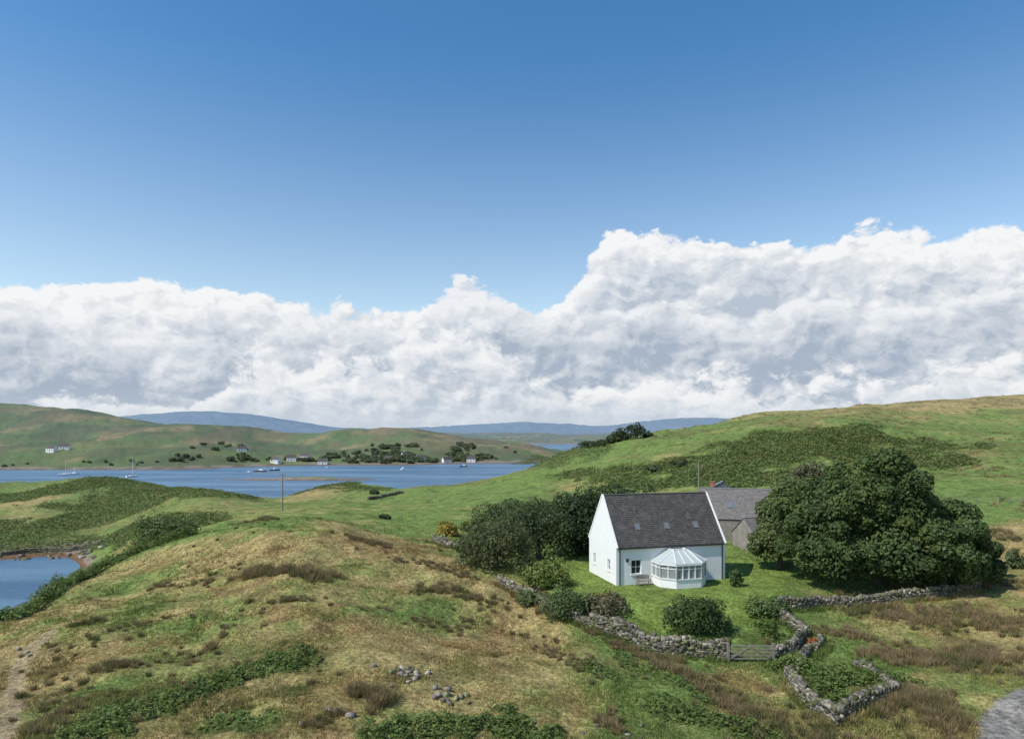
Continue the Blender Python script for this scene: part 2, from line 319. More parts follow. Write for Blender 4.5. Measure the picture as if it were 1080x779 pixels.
Fs=[(0,1+i,1+(i+1)%k) for i in range(k)]+[(1+j*k+i,1+(j+1)*k+i,1+(j+1)*k+(i+1)%k,1+j*k+(i+1)%k) for j in range(len(Rw)-1) for i in range(k)]
part('sea_water',V,Fs,m)
# ------------------------------------------------------------ foliage builders
def unit(n):
    v=rng.normal(size=(n,3));return v/np.linalg.norm(v,axis=1)[:,None]
def leaves(C,N,size,asp=.6):
    n=len(C);T=np.cross(N,unit(n));T/=np.linalg.norm(T,axis=1)[:,None]+1e-9;Bn=np.cross(N,T)
    s=(size*np.ones(n)*rng.uniform(.6,1.35,n))[:,None]
    V=np.stack([C-T*s,C+Bn*s*asp+N*s*.25,C+T*s,C-Bn*s*asp+N*s*.25],1).reshape(-1,3)
    return V,np.arange(4*n).reshape(-1,4)
def leafcol(C,base,var=.35,scale=1.2,alt=None):
    n=len(C);f=1+var*fbm(C[:,0]/scale+C[:,2]/scale*.7,C[:,1]/scale-C[:,2]/scale,3,3)+rng.normal(0,var*.4,n)
    col=np.array(base)[None]*np.clip(f,.35,2)[:,None]
    if alt is not None:
        k=(sst(.0,.45,fbm(C[:,0]/scale*.6+C[:,2]/2,C[:,1]/scale*.6,3,1))*.85)[:,None];col=col*(1-k)+np.array(alt)*k
    return np.repeat(col,4,0)
def sublobes(mains,k,fr=(.24,.42)):
    out=[]
    for c0,r in mains:
        c0=np.array(c0,float);r=np.array(r,float);out.append((c0,r*.80))
        for d in unit(k):
            if d[2]<-.7: d[2]*=-.6
            rr=r.mean()*random.uniform(*fr);out.append((c0+d*r*random.uniform(.66,.92),np.array([rr,rr,rr*.85])))
    return out
def crown(lobes,n,size,base,var=.35,alt=None,scale=1.2,zmin=None):
    ar=np.array([(r[0]*r[1]+r[0]*r[2]+r[1]*r[2]) for _,r in lobes]);k=rng.choice(len(lobes),n,p=ar/ar.sum())
    Cc=np.array([l[0] for l in lobes])[k];Rr=np.array([l[1] for l in lobes])[k];D=unit(n)
    D[:,2]=np.where((D[:,2]<-.3)&(rng.random(n)<.5),-D[:,2]*.8,D[:,2])
    rad=1-np.abs(rng.normal(0,.12,n))+rng.normal(0,.04,n)
    P=Cc+D*Rr*rad[:,None]
    N=D*.9+unit(n)*.75+np.array([0,0,.35]);N/=np.linalg.norm(N,axis=1)[:,None]
    if zmin is not None:
        ok=P[:,2]>zmin+rng.uniform(0,.4,n);P=P[ok];N=N[ok]
    V,Q=leaves(P,N,size);return V,Q,leafcol(P,base,var,scale,alt)
def tree(name,mains,loc,n,size,base,k=10,trunkr=.35,var=.35,alt=None,scale=1.2,limbs=7,fr=(.24,.42),clear=.3):
    """mains are relative to loc"""
    e=empty(name,tuple(loc));L=sublobes(mains,k,fr)
    V,Q,C=crown(L,n,size,base,var,alt,scale,zmin=clear);np_mesh('crown',V,Q,M_leaf,C,parent=e)
    VV=[];FF=[]
    def addt(P,R,s=8):
        v,f=tube_np(P,R,s);o=len(VV);VV.extend(v);FF.extend([tuple(i+o for i in q) for q in f])
    top=max(m0[0][2] for m0 in mains)
    addt([(0,0,-.4),(.05,0,.6),(.1,.05,top*.5),(.0,.1,top)],[trunkr*1.3,trunkr,trunkr*.75,trunkr*.3])
    for i in range(limbs):
        l=L[(i*3+1)%len(L)][0];h=top*random.uniform(.3,.55)
        addt([(.08,.03,h),(l[0]*.4,l[1]*.4,h+(l[2]-h)*.5),(l[0],l[1],l[2])],[trunkr*.5,trunkr*.3,trunkr*.08],6)
    part('trunk',VV,FF,M_bark,e,True);return e
def bush(name,u,v,wpx,hpx,base,size=.16,dens=1.0,var=.35,alt=None,k=9,depth=.9,p=None):
    if p is None: p=sight(u,v)
    sc=p[1]/F;w=wpx*sc/2;h=hpx*sc
    L=[((random.uniform(-.1,.1)*w,0,h*.45),(w*.85,w*depth,h*.5)),((-w*.38,-.1,h*random.uniform(.28,.4)),(w*.6,w*depth*.8,h*.42)),((w*.42,0,h*random.uniform(.25,.36)),(w*.57,w*depth*.8,h*.4))]
    n=int(dens*70*(w*w*depth+w*h*2)*(.16/size)**2)+500
    return tree(name,L,(p[0],p[1]+w*depth*.5,p[2]-.15),n,size,base,k=k,trunkr=.08*max(1,h/2),var=var,alt=alt,scale=.8,limbs=3,clear=-.1)
def at(u,Y): 
    x=(u-540)/F*Y;return np.array([x,Y,float(height(x,Y))])
p=at(925,68)
tree('sycamore_tree',[((.5,0,7.2),(6.4,6,5.4)),((-5.4,0.3,5.4),(4.3,5,4.8)),((6.4,.3,4.6),(4.0,5,4.3)),((1.5,-2.8,3.6),(7.0,4.2,3.6)),((-4.8,-2.0,2.8),(4.4,3.6,2.8)),((6.2,-2,2.5),(4.4,3.4,2.6)),((-2,-1,8.3),(3.8,4,3.5))],p,110000,.19,(.074,.112,.036),k=30,trunkr=.6,var=.5,scale=1.5,limbs=12,fr=(.16,.34),alt=(.115,.15,.042))
p=at(822,73)
tree('ash_tree',[((0,0,5.0),(2.4,2.8,4.4)),((1.6,.5,7.0),(2.4,2.5,3.4)),((-1.4,-.5,3.0),(1.9,2,2.8))],p,24000,.15,(.13,.165,.058),k=16,trunkr=.3,var=.45,alt=(.10,.14,.05))
p=at(862,77)
tree('bare_topped_tree',[((0,0,8.0),(3.0,2.6,3.0)),((-1,0,9.3),(1.6,1.4,1.9))],p,7000,.13,(.15,.145,.08),k=12,trunkr=.3,limbs=18)
p=at(1026,71)
tree('hawthorn_tree',[((0,0,2.4),(2.3,2.2,2.5))],p,9000,.17,(.07,.105,.036),k=12,trunkr=.2)
G1=(.070,.096,.038);G2=(.050,.076,.030)
bush('hawthorn_tree',522,606,90,70,(.095,.108,.046),.15,1.0,k=20,alt=(.13,.13,.06))
bush('hawthorn_tree',568,592,92,72,G1,.15,1.0,k=18,alt=(.10,.115,.048))
bush('hawthorn_tree',604,586,72,72,G2,.15,1.0,k=16)
bush('hawthorn_tree',548,572,110,50,G1,.16,1.0,k=16,alt=(.10,.12,.05))
bush('sycamore_tree',640,0,100,92,G2,.18,1.0,k=20,p=at(644,80))
bush('sycamore_tree',612,0,70,76,G2,.18,1.0,k=16,p=at(608,79))
bush('elder_tree',655,0,54,74,(.07,.11,.04),.18,1.0,k=12,p=at(674,84))
bush('gorse_bush',471,566,26,20,(.32,.26,.05),.14,1.2,alt=(.17,.19,.05))
bush('gorse_bush',495,560,24,15,(.17,.20,.05),.14,1.2)
bush('hydrangea_bush',578,622,56,35,(.165,.21,.052),.13,1.2,alt=(.27,.26,.07),k=14)
bush('yellow_shrub',640,641,28,20,(.30,.27,.065),.11,1.0,alt=(.18,.21,.06))
bush('garden_shrub',598,655,60,36,(.115,.155,.058),.12,1.0,k=12)
bush('heather_shrub',640,652,60,28,(.18,.155,.09),.12,.9,alt=(.12,.15,.06),k=12)
bush('garden_shrub',560,640,34,20,(.14,.17,.07),.12,.9)
bush('laurel_bush',741,672,74,46,(.060,.095,.032),.12,1.2,k=16,var=.3)
bush('garden_shrub',800,652,24,24,(.13,.19,.06),.12,1.0)
bush('garden_shrub',776,616,14,24,(.08,.12,.04),.12,1.0,p=at(777,64.5))
bush('ivy_shrub',822,655,36,26,(.08,.125,.04),.12,1.0)
bush('hawthorn_tree',166,567,72,44,(.13,.17,.058),.2,1.0,k=16,p=at(170,102),alt=(.10,.14,.05))
bush('hawthorn_tree',205,560,34,22,(.10,.135,.05),.2,1.0,p=at(148,108))
bush('roadside_bush',1072,600,18,26,(.09,.13,.05),.16,1.0)
for u,v,w,h in [(622,464,24,9),(650,458,26,10),(684,455,12,7),(395,520,10,6),(405,546,12,5),(720,492,22,9),(690,497,20,8),(636,460,14,8)]:
    p=sight(u,v+1) if v>490 else at(u,262)
    bush('hill_tree',u,v,w,h,(.075,.10,.045),.4,1.0,k=8,p=p)
bush('pine_tree',650,0,24,14,(.05,.07,.034),.35,.8,k=9,p=at(655,262));bush('pine_tree',668,0,22,20,(.05,.07,.034),.35,.8,k=10,p=at(671,258))
# bracken beds
for P,w,h,ls,den,cc in brk:
    lo=P.min(0)-w*1.6;hi=P.max(0)+w*1.6;ar=(hi-lo).prod();N0=int(min(ar*den*1.1,170000))
    x=rng.uniform(lo[0],hi[0],N0);y=rng.uniform(lo[1],hi[1],N0)
    d=pdist(x,y,P)/w+1.2*fbm(x/(w*.6),y/(w*.6),5,6);ok=d<rng.uniform(.6,1.1,N0);x=x[ok];y=y[ok];d=d[ok]
    hh=h*np.sqrt(np.clip(1.12-d,0.03,1))*(.65+.9*(fbm(x/(h*1.3),y/(h*1.3),3,2)+.3))
    z=height(x,y);C=np.stack([x,y,z+hh*rng.uniform(.3,1,len(x))],-1)
    N=unit(len(x))*.65+np.array([0,0,1.0]);N/=np.linalg.norm(N,axis=1)[:,None]
    V,Q=leaves(C,N,ls,.5);np_mesh('bracken',V,Q,M_leaf,leafcol(C,cc[0],.45,h*(1.4 if ls<.3 else 3.5),alt=cc[1]))
# blades
def blades(name,x,y,K,h,wd,colf,lean=.35,spread=.12):
    n=len(x);x=np.repeat(x,K);y=np.repeat(y,K);h=np.repeat(h,K)*rng.uniform(.55,1.15,n*K)
    a=rng.uniform(0,2*np.pi,n*K);sp=np.abs(rng.normal(0,spread,n*K)) if np.isscalar(spread) else np.abs(rng.normal(0,1,n*K))*np.repeat(spread,K)
    bx=x+np.cos(a)*sp;by=y+np.sin(a)*sp;z=height(bx,by)
    b0=np.stack([bx,by,z-.03],-1);a2=a+rng.normal(0,.6,n*K);l=h*rng.uniform(.1,1,n*K)*lean*2
    tip=b0+np.stack([np.cos(a2)*l,np.sin(a2)*l,h],-1);wa=rng.uniform(0,np.pi,n*K);W=np.stack([np.cos(wa),np.sin(wa),0*wa],-1)*np.repeat(wd*np.ones(n),K)[:,None]*rng.uniform(.6,1.3,n*K)[:,None]
    V=np.stack([b0-W,b0+W,tip],1).reshape(-1,3);C=colf(bx,by,z)*rng.uniform(.7,1.35,n*K)[:,None]
    return np_mesh(name,V,np.arange(len(V)).reshape(-1,3),M_blade,np.repeat(np.clip(C,0,1),3,0))
N0=120000;Yg=1/rng.uniform(1/105,1/31,N0);s=rng.uniform(-.86,.86,N0);x=s*Yg;y=Yg
kp=(masks(x,y)<.5)&(pdist(x,y,track)>1.4)&(pdist(x,y,foot)>.6)&(pdist(x,y,lawn)>3.6)&~((x>9)&(x<22)&(y>61)&(y<80))
kp&=(fbm(x/2.2,y/2.2,4,4)+rng.normal(0,.25,N0))>-.12
x=x[kp];y=y[kp];hh=.12+.20*np.clip(fbm(x/3.5,y/3.5,3,1)+.35,0,1)
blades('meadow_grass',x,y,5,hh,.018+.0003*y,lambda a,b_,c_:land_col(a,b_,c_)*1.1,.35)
# rushes
rush=[(line((262,607),(305,603),(345,607)),1.3,110,.75),(line((440,625),(470,622),(530,640)),1.0,80,.55),(line((160,620),(230,612)),.8,16,.5),
 (line((280,638),(335,635)),.6,22,.45),(line((375,730),(405,735),(395,745)),.7,40,.7),(line((900,640),(990,655),(1075,660)),3.2,220,.65),(line((930,690),(1000,700),(1075,690)),2.5,200,.65),
 (line((930,745),(975,735),(1000,765)),1.6,160,.7),(line((690,700),(760,735),(810,760)),1.4,100,.55),(line((560,625),(650,680),(720,700)),.8,80,.45),(line((980,610),(1070,615)),2.5,80,.6),
 (line((80,660),(110,655)),.5,14,.5),(line((100,705),(150,700)),.7,24,.5),(line((250,655),(215,690)),.6,18,.4),(line((420,590),(500,610)),1.0,50,.4),(line((540,665),(640,720)),1.2,44,.4),
 (line((370,566),(410,577)),1.0,50,.5),(line((245,553),(290,550)),1.0,50,.6),(line((430,655),(500,660)),1.2,26,.35),(line((1040,560),(1078,570)),2.5,60,.6),(line((320,765),(360,752)),.6,20,.5),
 (line((40,775),(80,740)),1.0,22,.5),(line((650,775),(640,750)),1,20,.5),(line((180,650),(60,690)),2,24,.4),(line((860,665),(900,670)),1.2,30,.5),(line((800,770),(900,772)),1.5,60,.5)]
X=[];Yy=[];Hh=[]
for P,w,n,h in rush:
    seg=rng.integers(0,len(P)-1,n);tt=rng.random(n)[:,None];q=P[seg]*(1-tt)+P[seg+1]*tt+rng.normal(0,w*.5,(n,2))
    X.append(q[:,0]);Yy.append(q[:,1]);Hh.append(h*rng.uniform(.5,1.15,n))
n=620;Yr=1/rng.uniform(1/95,1/33,n);sr=rng.uniform(-.8,.8,n);xr=sr*Yr;ok=(fbm(xr/8,Yr/8,3,6)>.05)&(pdist(xr,Yr,lawn)>6)&(pdist(xr,Yr,track)>2)
X.append(xr[ok]);Yy.append(Yr[ok]);Hh.append(rng.uniform(.22,.5,ok.sum()))
X=np.concatenate(X);Yy=np.concatenate(Yy);Hh=np.concatenate(Hh)
kk=pdist(X,Yy,track)>1.6;X=X[kk];Yy=Yy[kk];Hh=Hh[kk]
def rushcol(a,b_,c_):
    k=sst(-.2,.5,fbm(a/1.1,b_/1.1,3,5))[:,None];return np.array([.30,.22,.12])*(1-k)+np.array([.165,.16,.068])*k
blades('rush_tussocks',X,Yy,100,Hh,.013+.00025*Yy,rushcol,.38,spread=Hh*.30)
n=2200;xs=rng.uniform(.2,.9,n);ys=rng.uniform(105,345,n);ok=fbm(xs*ys/14,ys/14,3,5)>.0
hx=(xs*ys)[ok];hy=ys[ok];blades('hill_rushes',hx,hy,26,rng.uniform(.3,.7,ok.sum()),.09,rushcol,.5,spread=.6*np.ones(ok.sum()))
# ------------------------------------------------------------ stone
_bv=np.array([(-1,-1,-1),(1,-1,-1),(1,1,-1),(-1,1,-1),(-1,-1,1),(1,-1,1),(1,1,1),(-1,1,1)],float)*.5
_bf=np.array([(0,3,2,1),(4,5,6,7),(0,1,5,4),(1,2,6,5),(2,3,7,6),(3,0,4,7)])
def stones(name,C,S,ang,base=(.225,.205,.175)):
    n=len(C);V=_bv[None]*S[:,None,:]*(1+rng.uniform(-.28,.28,(n,8,3)))
    ca=np.cos(ang)[:,None];sa=np.sin(ang)[:,None];tl=rng.normal(0,.13,n)[:,None]
    x=V[...,0];y=V[...,1];z=V[...,2]+tl*V[...,0]
    W=np.stack([x*ca-y*sa,x*sa+y*ca,z],-1)+C[:,None,:]
    col=np.array(base)*rng.uniform(.35,1.3,n)[:,None];k=rng.random(n)[:,None];col=np.where(k<.2,col*np.array([.7,.85,.5]),np.where(k>.9,col*1.6,col))
    return np_mesh(name,W.reshape(-1,3),(np.arange(n)[:,None,None]*8+_bf[None]).reshape(-1,4),M_stone,np.repeat(col,8,0))
def stone_wall(P,h=1.25,th=.55,name='drystone_wall',gaps=.0):
    C=[];S=[];A_=[]
    for a,b_ in zip(P[:-1],P[1:]):
        L=np.linalg.norm(b_-a);d=(b_-a)/L;nn=np.array([-d[1],d[0]]);ang=math.atan2(d[1],d[0])
        course=.17;nc=max(2,int(h/course))
        for side in (-1,0,1):
            for k in range(nc+2):
                t=random.uniform(0,.2)
                while t<L:
                    w=random.uniform(.16,.5);q=a+d*(t+w/2);wob=.2*math.sin(t*.7+a[0])
                    top=h*(1+.35*float(fbm(q[0]/1.4,q[1]/1.4,2,1)))
                    if k*course<=top:
                        off=side*th*.33*(1-.35*k*course/h)+wob+random.uniform(-.04,.04);q2=q+nn*off
                        cap=k*course>top-course
                        C.append((q2[0],q2[1],k*course));S.append((w*.98,th*.42,course*(1.6 if cap else 1.12)*random.uniform(.75,1.3)));A_.append(ang+random.gauss(0,.13))
                    t+=w
    C=np.array(C);C[:,2]+=height(C[:,0],C[:,1])+.0
    stones(name,C,np.array(S),np.array(A_))
    n=int(np.linalg.norm(np.diff(P,axis=0),axis=1).sum()*12);seg=rng.integers(0,len(P)-1,n);tt=rng.random(n)[:,None]
    q=P[seg]*(1-tt)+P[seg+1]*tt;d=P[seg+1]-P[seg];d/=np.linalg.norm(d,axis=1)[:,None];nn=np.stack([-d[:,1],d[:,0]],-1)
    q=q+nn*(rng.choice([-1,1],n)*rng.uniform(.35,.75,n))[:,None];WG.append(q)
WG=[]
stone_wall(line((622,660),(652,673),(682,686),(720,691),(766,696)),1.35)
stone_wall(line((527,615),(545,625),(560,634),(600,652),(622,660)),.8)
stone_wall(line((455,572),(470,576),(487,580)),.8)
stone_wall(line((806,645),(832,658),(852,672),(838,686),(818,696)),.85)
stone_wall(line((818,640),(860,641),(905,638)),.85)
stone_wall(line((905,640),(960,632),(1000,628),(1030,622)),.85)
stone_wall(line((832,714),(842,732),(858,748),(882,764),(912,748),(940,732)),.85)
stone_wall(line((940,732),(925,712),(905,702)),.4)
stone_wall(line((0,586),(40,582),(108,573)),1.1,.8)
stone_wall(line((388,527),(405,524),(425,520)),1.0,.8)
stone_wall(line((870,676),(856,686),(846,700),(838,712)),.45)
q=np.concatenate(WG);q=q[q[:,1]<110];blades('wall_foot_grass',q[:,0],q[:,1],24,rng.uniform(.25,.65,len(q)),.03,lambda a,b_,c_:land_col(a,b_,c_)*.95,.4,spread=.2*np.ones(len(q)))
def pile(u,v,n,r,sz,base):
    p=sight(u,v);x=p[0]+rng.normal(0,r*1.4,n);y=p[1]+rng.normal(0,r,n);z=height(x,y)+sz*.15
    S=sz*rng.uniform(.4,1.3,(n,3))*np.array([1,1,.7]);stones('boulders',np.stack([x,y,z],-1),S,rng.uniform(0,3,n),base)
pile(425,708,16,.45,.34,(.42,.37,.34));pile(475,737,14,.45,.32,(.38,.33,.30));pile(440,714,9,.6,.3,(.42,.37,.34))
pile(345,760,5,.5,.4,(.25,.22,.20));pile(20,695,6,1,.25,(.3,.26,.22));pile(640,770,6,.8,.25,(.3,.27,.24));pile(60,590,60,9,1.2,(.25,.22,.2))
bush('copper_shrub',856,682,15,12,(.38,.14,.07),.09,1.0)
# ------------------------------------------------------------ house
def uvroof(o,P0,ux,vy):
    me=o.data;uv=me.uv_layers.new(name='UVMap')
    for l in me.loops:
        co=me.vertices[l.vertex_index].co-Vector(P0);uv.data[l.index].uv=(co.dot(Vector(ux)),co.dot(Vector(vy)))
def wallgrid(bl,o,dx,inw,L,Hh,ops,th=.3,z0=0):
    o=Vector(o);dx=Vector(dx);inw=Vector(inw)
    xs=sorted({0,L,*[q for a in ops for q in a[:2]]});zs=sorted({z0,Hh,*[q for a in ops for q in a[2:4]]})
    P=lambda x,z,d=0:o+dx*x+Vector((0,0,z))+inw*d
    for i in range(len(xs)-1):
        for j in range(len(zs)-1):
            cx=(xs[i]+xs[i+1])/2;cz=(zs[j]+zs[j+1])/2
            if any(a[0]<cx<a[1] and a[2]<cz<a[3] for a in ops):continue
            bl.add([P(xs[i],zs[j]),P(xs[i+1],zs[j]),P(xs[i+1],zs[j+1]),P(xs[i],zs[j+1])],[(0,1,2,3)])
    for a in ops:
        q=[(a[0],a[2]),(a[1],a[2]),(a[1],a[3]),(a[0],a[3])]
        for k in range(4):
            p1=q[k];p2=q[(k+1)%4];bl.add([P(*p1),P(*p2),P(*p2,th),P(*p1,th)],[(0,1,2,3)])
def window(par,o,dx,inw,a,rec=.14,mull=1,trans=1,fr=M_paint):
    o=Vector(o);dx=Vector(dx);inw=Vector(inw);P=lambda x,z,d:o+dx*x+Vector((0,0,z))+inw*d
    x0,x1,z0,z1=a;g=B();g.add([P(x0,z0,rec+.03),P(x1,z0,rec+.03),P(x1,z1,rec+.03),P(x0,z1,rec+.03)],[(0,1,2,3)]);g.make('window_glass',M_glass,par)
    f=B();w=.07
    for p,q in [((x0+w/2,z0),(x0+w/2,z1)),((x1-w/2,z0),(x1-w/2,z1)),((x0+w,z0+w/2),(x1-w,z0+w/2)),((x0+w,z1-w/2),(x1-w,z1-w/2))]: f.beam(P(*p,rec),P(*q,rec),w,.06)
    for i in range(mull): xm=x0+(x1-x0)*(i+1)/(mull+1);f.beam(P(xm,z0+w,rec+.002),P(xm,z1-w,rec+.002),.04,.04)
    for i in range(trans): zm=z0+(z1-z0)*(i+1)/(trans+1);f.beam(P(x0+w,zm,rec-.004),P(x1-w,zm,rec-.004),.045,.045)
    f.beam(P(x0-.08,z0-.045,-.03),P(x1+.08,z0-.045,-.03),.08,.14)
    f.make('window_frame',fr,par)
def house(name,loc,rz,L,D,eave,ridge,mw,mr,front=[],gabL=[],gabR=[],skew=None,ridgemat=M_lead,over=.12,glz=True,z0=-.9):
    e=empty(name,loc,rz);w=B()
    wallgrid(w,(0,0,0),(1,0,0),(0,1,0),L,eave,front,z0=z0)
    wallgrid(w,(L,D,0),(-1,0,0),(0,-1,0),L,eave,[],z0=z0)
    wallgrid(w,(0,D,0),(0,-1,0),(1,0,0),D,eave,gabL,z0=z0)
    wallgrid(w,(L,0,0),(0,1,0),(-1,0,0),D,eave,gabR,z0=z0)
    w.add([(0,D,eave),(0,0,eave),(0,D/2,ridge-.02)],[(0,1,2)]);w.add([(L,0,eave),(L,D,eave),(L,D/2,ridge-.02)],[(0,1,2)])
    w.make('walls',mw,e)
    sl=Vector((0,D/2,ridge-eave)).normalized();n1=Vector((0,-sl.z,sl.y))
    for nm,sg in (('roof_front',1),('roof_back',-1)):
        r=B();y0=-over*sl.y if sg==1 else D+over*sl.y;zz=eave-over*sl.z
        g=-.1 if not skew else .1
        P=[(g,y0,zz),(L-g,y0,zz),(L-g,D/2,ridge),(g,D/2,ridge)]
        if sg==-1: P=P[::-1]
        r.slab(P,(0,-sg*sl.z,sl.y),.07);o=r.make(nm,mr,e);uvroof(o,(0,y0,zz),(1,0,0),(0,sg*sl.y,sl.z))
    rb=B();rb.beam((0,D/2,ridge+.09),(L,D/2,ridge+.09),.24,.08);rb.make('ridge_tiles',ridgemat,e)
    if skew:
        s=B()
        for xx in (.045,L-.045):
            for sg in (1,-1):
                ya=-.16 if sg==1 else D+.16
                s.beam((xx,ya,eave-.12+.03),(xx,D/2,ridge+.10),.15,.2)
        s.make('skews',skew,e)
    for a in front: window(e,(0,0,0),(1,0,0),(0,1,0),a) if glz else None
    for a in gabL: window(e,(0,D,0),(0,-1,0),(1,0,0),a,mull=0) if glz else None
    return e,sl,n1
hz=21.35;L=11.7;D=7.0;ev=3.65;rg=8.25
e,sl,n1=house('white_cottage',(9.93,65,hz),math.radians(15),L,D,ev,rg,M_white,M_slate,
   front=[(1.55,2.6,1.0,2.35)],gabL=[(1.2,1.75,1.1,2.2),(4.9,5.5,1.1,2.2)],skew=M_white,ridgemat=M_ridge)
for xc in (2.75,5.9,9.1):
    c0=Vector((xc,0,ev))+sl*1.7
    f=B();g=B()
    a=c0-Vector((.25,0,0))+n1*.08;ux=Vector((.5,0,0));uy=sl*.75
    for p,q in [(a,a+uy),(a+ux,a+ux+uy)]: f.beam(p,q,.05,.10)
    for p,q in [(a+sl*.025+Vector((.025,0,0)),a+ux+sl*.025-Vector((.025,0,0))),(a+uy-sl*.025+Vector((.025,0,0)),a+ux+uy-sl*.025-Vector((.025,0,0)))]: f.beam(p,q,.05,.09)
    f.make('rooflight_frame',M_ridge,e);g.add([a+n1*.03,a+ux+n1*.03,a+ux+uy+n1*.03,a+uy+n1*.03],[(0,1,2,3)]);g.make('rooflight_glass',M_rgl,e)
gt=B();gt.beam((.2,-.17,ev-.16),(L-.2,-.17,ev-.16),.12,.1);gt.beam((.35,-.06,-.3),(.35,-.06,ev-.2),.08);gt.beam((L-.35,-.06,-.3),(L-.35,-.06,ev-.2),.08);gt.make('gutter',M_dark,e)
al=B();al.box(1.0,1.25,-.08,-.002,2.2,2.5);al.make('alarm_box',M_dark,e)
# conservatory
def ring(s,z):
    cx,cy=6.15,-1.2;P=[(3.75,.0),(3.75,-1.65),(4.85,-2.75),(7.45,-2.75),(8.55,-1.65),(8.55,.0)]
    return [Vector((cx+(x-cx)*s,(cy+(y-cy)*s),z)) for x,y in P]
d=B();R0=ring(1,-.9);R1=ring(1,.8)
for i in range(5): d.add([R0[i],R0[i+1],R1[i+1],R1[i]],[(0,1,2,3)])
d.add(R1,[tuple(range(6))]);d.make('conservatory_dwarf_wall',M_white,e)
fr=B();gl=B()
Ra=ring(1.0,.84);Rb=ring(1.0,2.2);Rg0=ring(.985,.84);Rg1=ring(.985,2.2)
for i in range(5):
    gl.add([Rg0[i],Rg0[i+1],Rg1[i+1],Rg1[i]],[(0,1,2,3)])
    k=4 if i in(2,) else 2
    for j in range(k+1):
        t=j/k;fr.beam(Ra[i].lerp(Ra[i+1],t),Rb[i].lerp(Rb[i+1],t),.13 if j in(0,k) else .1,.09)
    fr.beam(Ra[i],Ra[i+1],.14,.09);fr.beam(Rb[i],Rb[i+1],.18,.18);fr.beam(Ra[i].lerp(Rb[i],.7),Ra[i+1].lerp(Rb[i+1],.7),.06,.06)
gl.make('conservatory_glass',M_cglass,e)
E0=ring(1.05,2.30);A0=Vector((5.4,-1.1,3.3));A1=Vector((6.9,-1.1,3.3));Bk0=Vector((5.4,-.02,3.3));Bk1=Vector((6.9,-.02,3.3))
ro=B();E0[0].y=-.02;E0[5].y=-.02
ro.add([E0[0],E0[1],A0,Bk0],[(0,1,2,3)]);ro.add([E0[1],E0[2],A0],[(0,1,2)]);ro.add([E0[2],E0[3],A1,A0],[(0,1,2,3)]);ro.add([E0[3],E0[4],A1],[(0,1,2)]);ro.add([E0[4],E0[5],Bk1,A1],[(0,1,2,3)]);ro.add([Bk0,A0,A1,Bk1],[(0,1,2,3)])
ro.make('conservatory_roof',M_poly,e)
up=Vector((0,0,.03))
for p,q in [(E0[1],A0),(E0[2],A0),(E0[3],A1),(E0[4],A1),(A0,A1),(A0,Bk0),(A1,Bk1)]: fr.beam(p+up,q+up,.07,.06)
for t in (.33,.67): fr.beam(E0[2].lerp(E0[3],t)+up,A0.lerp(A1,t)+up,.045,.045)
fr.make('conservatory_frame',M_paint,e)
# garden bench by the front wall
e5=empty('garden_bench',(9.93,65,hz),math.radians(15));bb=B()
for z,y0 in ((.42,-.55),(.42,-.42),(.42,-.29)): bb.beam((2.0,y0,z),(3.3,y0,z),.1,.04)
for z in (.6,.74,.88): bb.beam((2.0,-.2,z),(3.3,-.2,z),.03,.09)
for x_ in (2.05,3.25):
    bb.beam((x_,-.58,-.1),(x_,-.58,.6),.06);bb.beam((x_,-.2,-.1),(x_,-.2,.92),.06);bb.beam((x_,-.58,.6),(x_,-.2,.6),.05)
bb.make('slats',M_wood,e5)
# barns
bz=22.0
def atz(u,Y,z): return ((u-540)/F*Y,Y,z)
e2,sl2,_=house('stone_barn',atz(738,87,bz),math.radians(-14),11.5,6.5,3.0,6.5,M_rubble,M_slate2,front=[(4.9,6.5,-.2,2.3)],gabR=[],glz=False,z0=-1.2)
dr=B();dr.box(4.9,6.5,.22,.28,-.2,2.3);dr.make('barn_door',M_brown,e2)
for xc in (3.4,7.5):
    g=B();c0=Vector((xc,0,3.0))+sl2*1.7;nn=Vector((0,-sl2.z,sl2.y));g.slab([c0,c0+Vector((.7,0,0)),c0+Vector((.7,0,0))+sl2*.9,c0+sl2*.9],nn,.13);g.make('barn_rooflight',M_rgl,e2)
e3,_,_=house('stone_barn',atz(775,92,bz),math.radians(66),12,6,3.0,6.4,M_rubble,M_slate2,glz=False,z0=-1.5)
cb=B();cb.box(.2,.8,2.7,3.3,5.8,7.1);cb.box(.14,.86,2.64,3.36,7.1,7.22);cb.make('brick_chimney',M_red,e3)
e4,_,_=house('stone_outbuilding',atz(797,80,bz-.3),math.radians(20),5.5,4.2,2.1,3.9,M_rubble,M_slate2,front=[(2,3,-.2,1.8)],glz=False,z0=-1.2)
dr=B();dr.box(2,3,.2,.26,-.2,1.8);dr.make('shed_door',M_brown,e4)
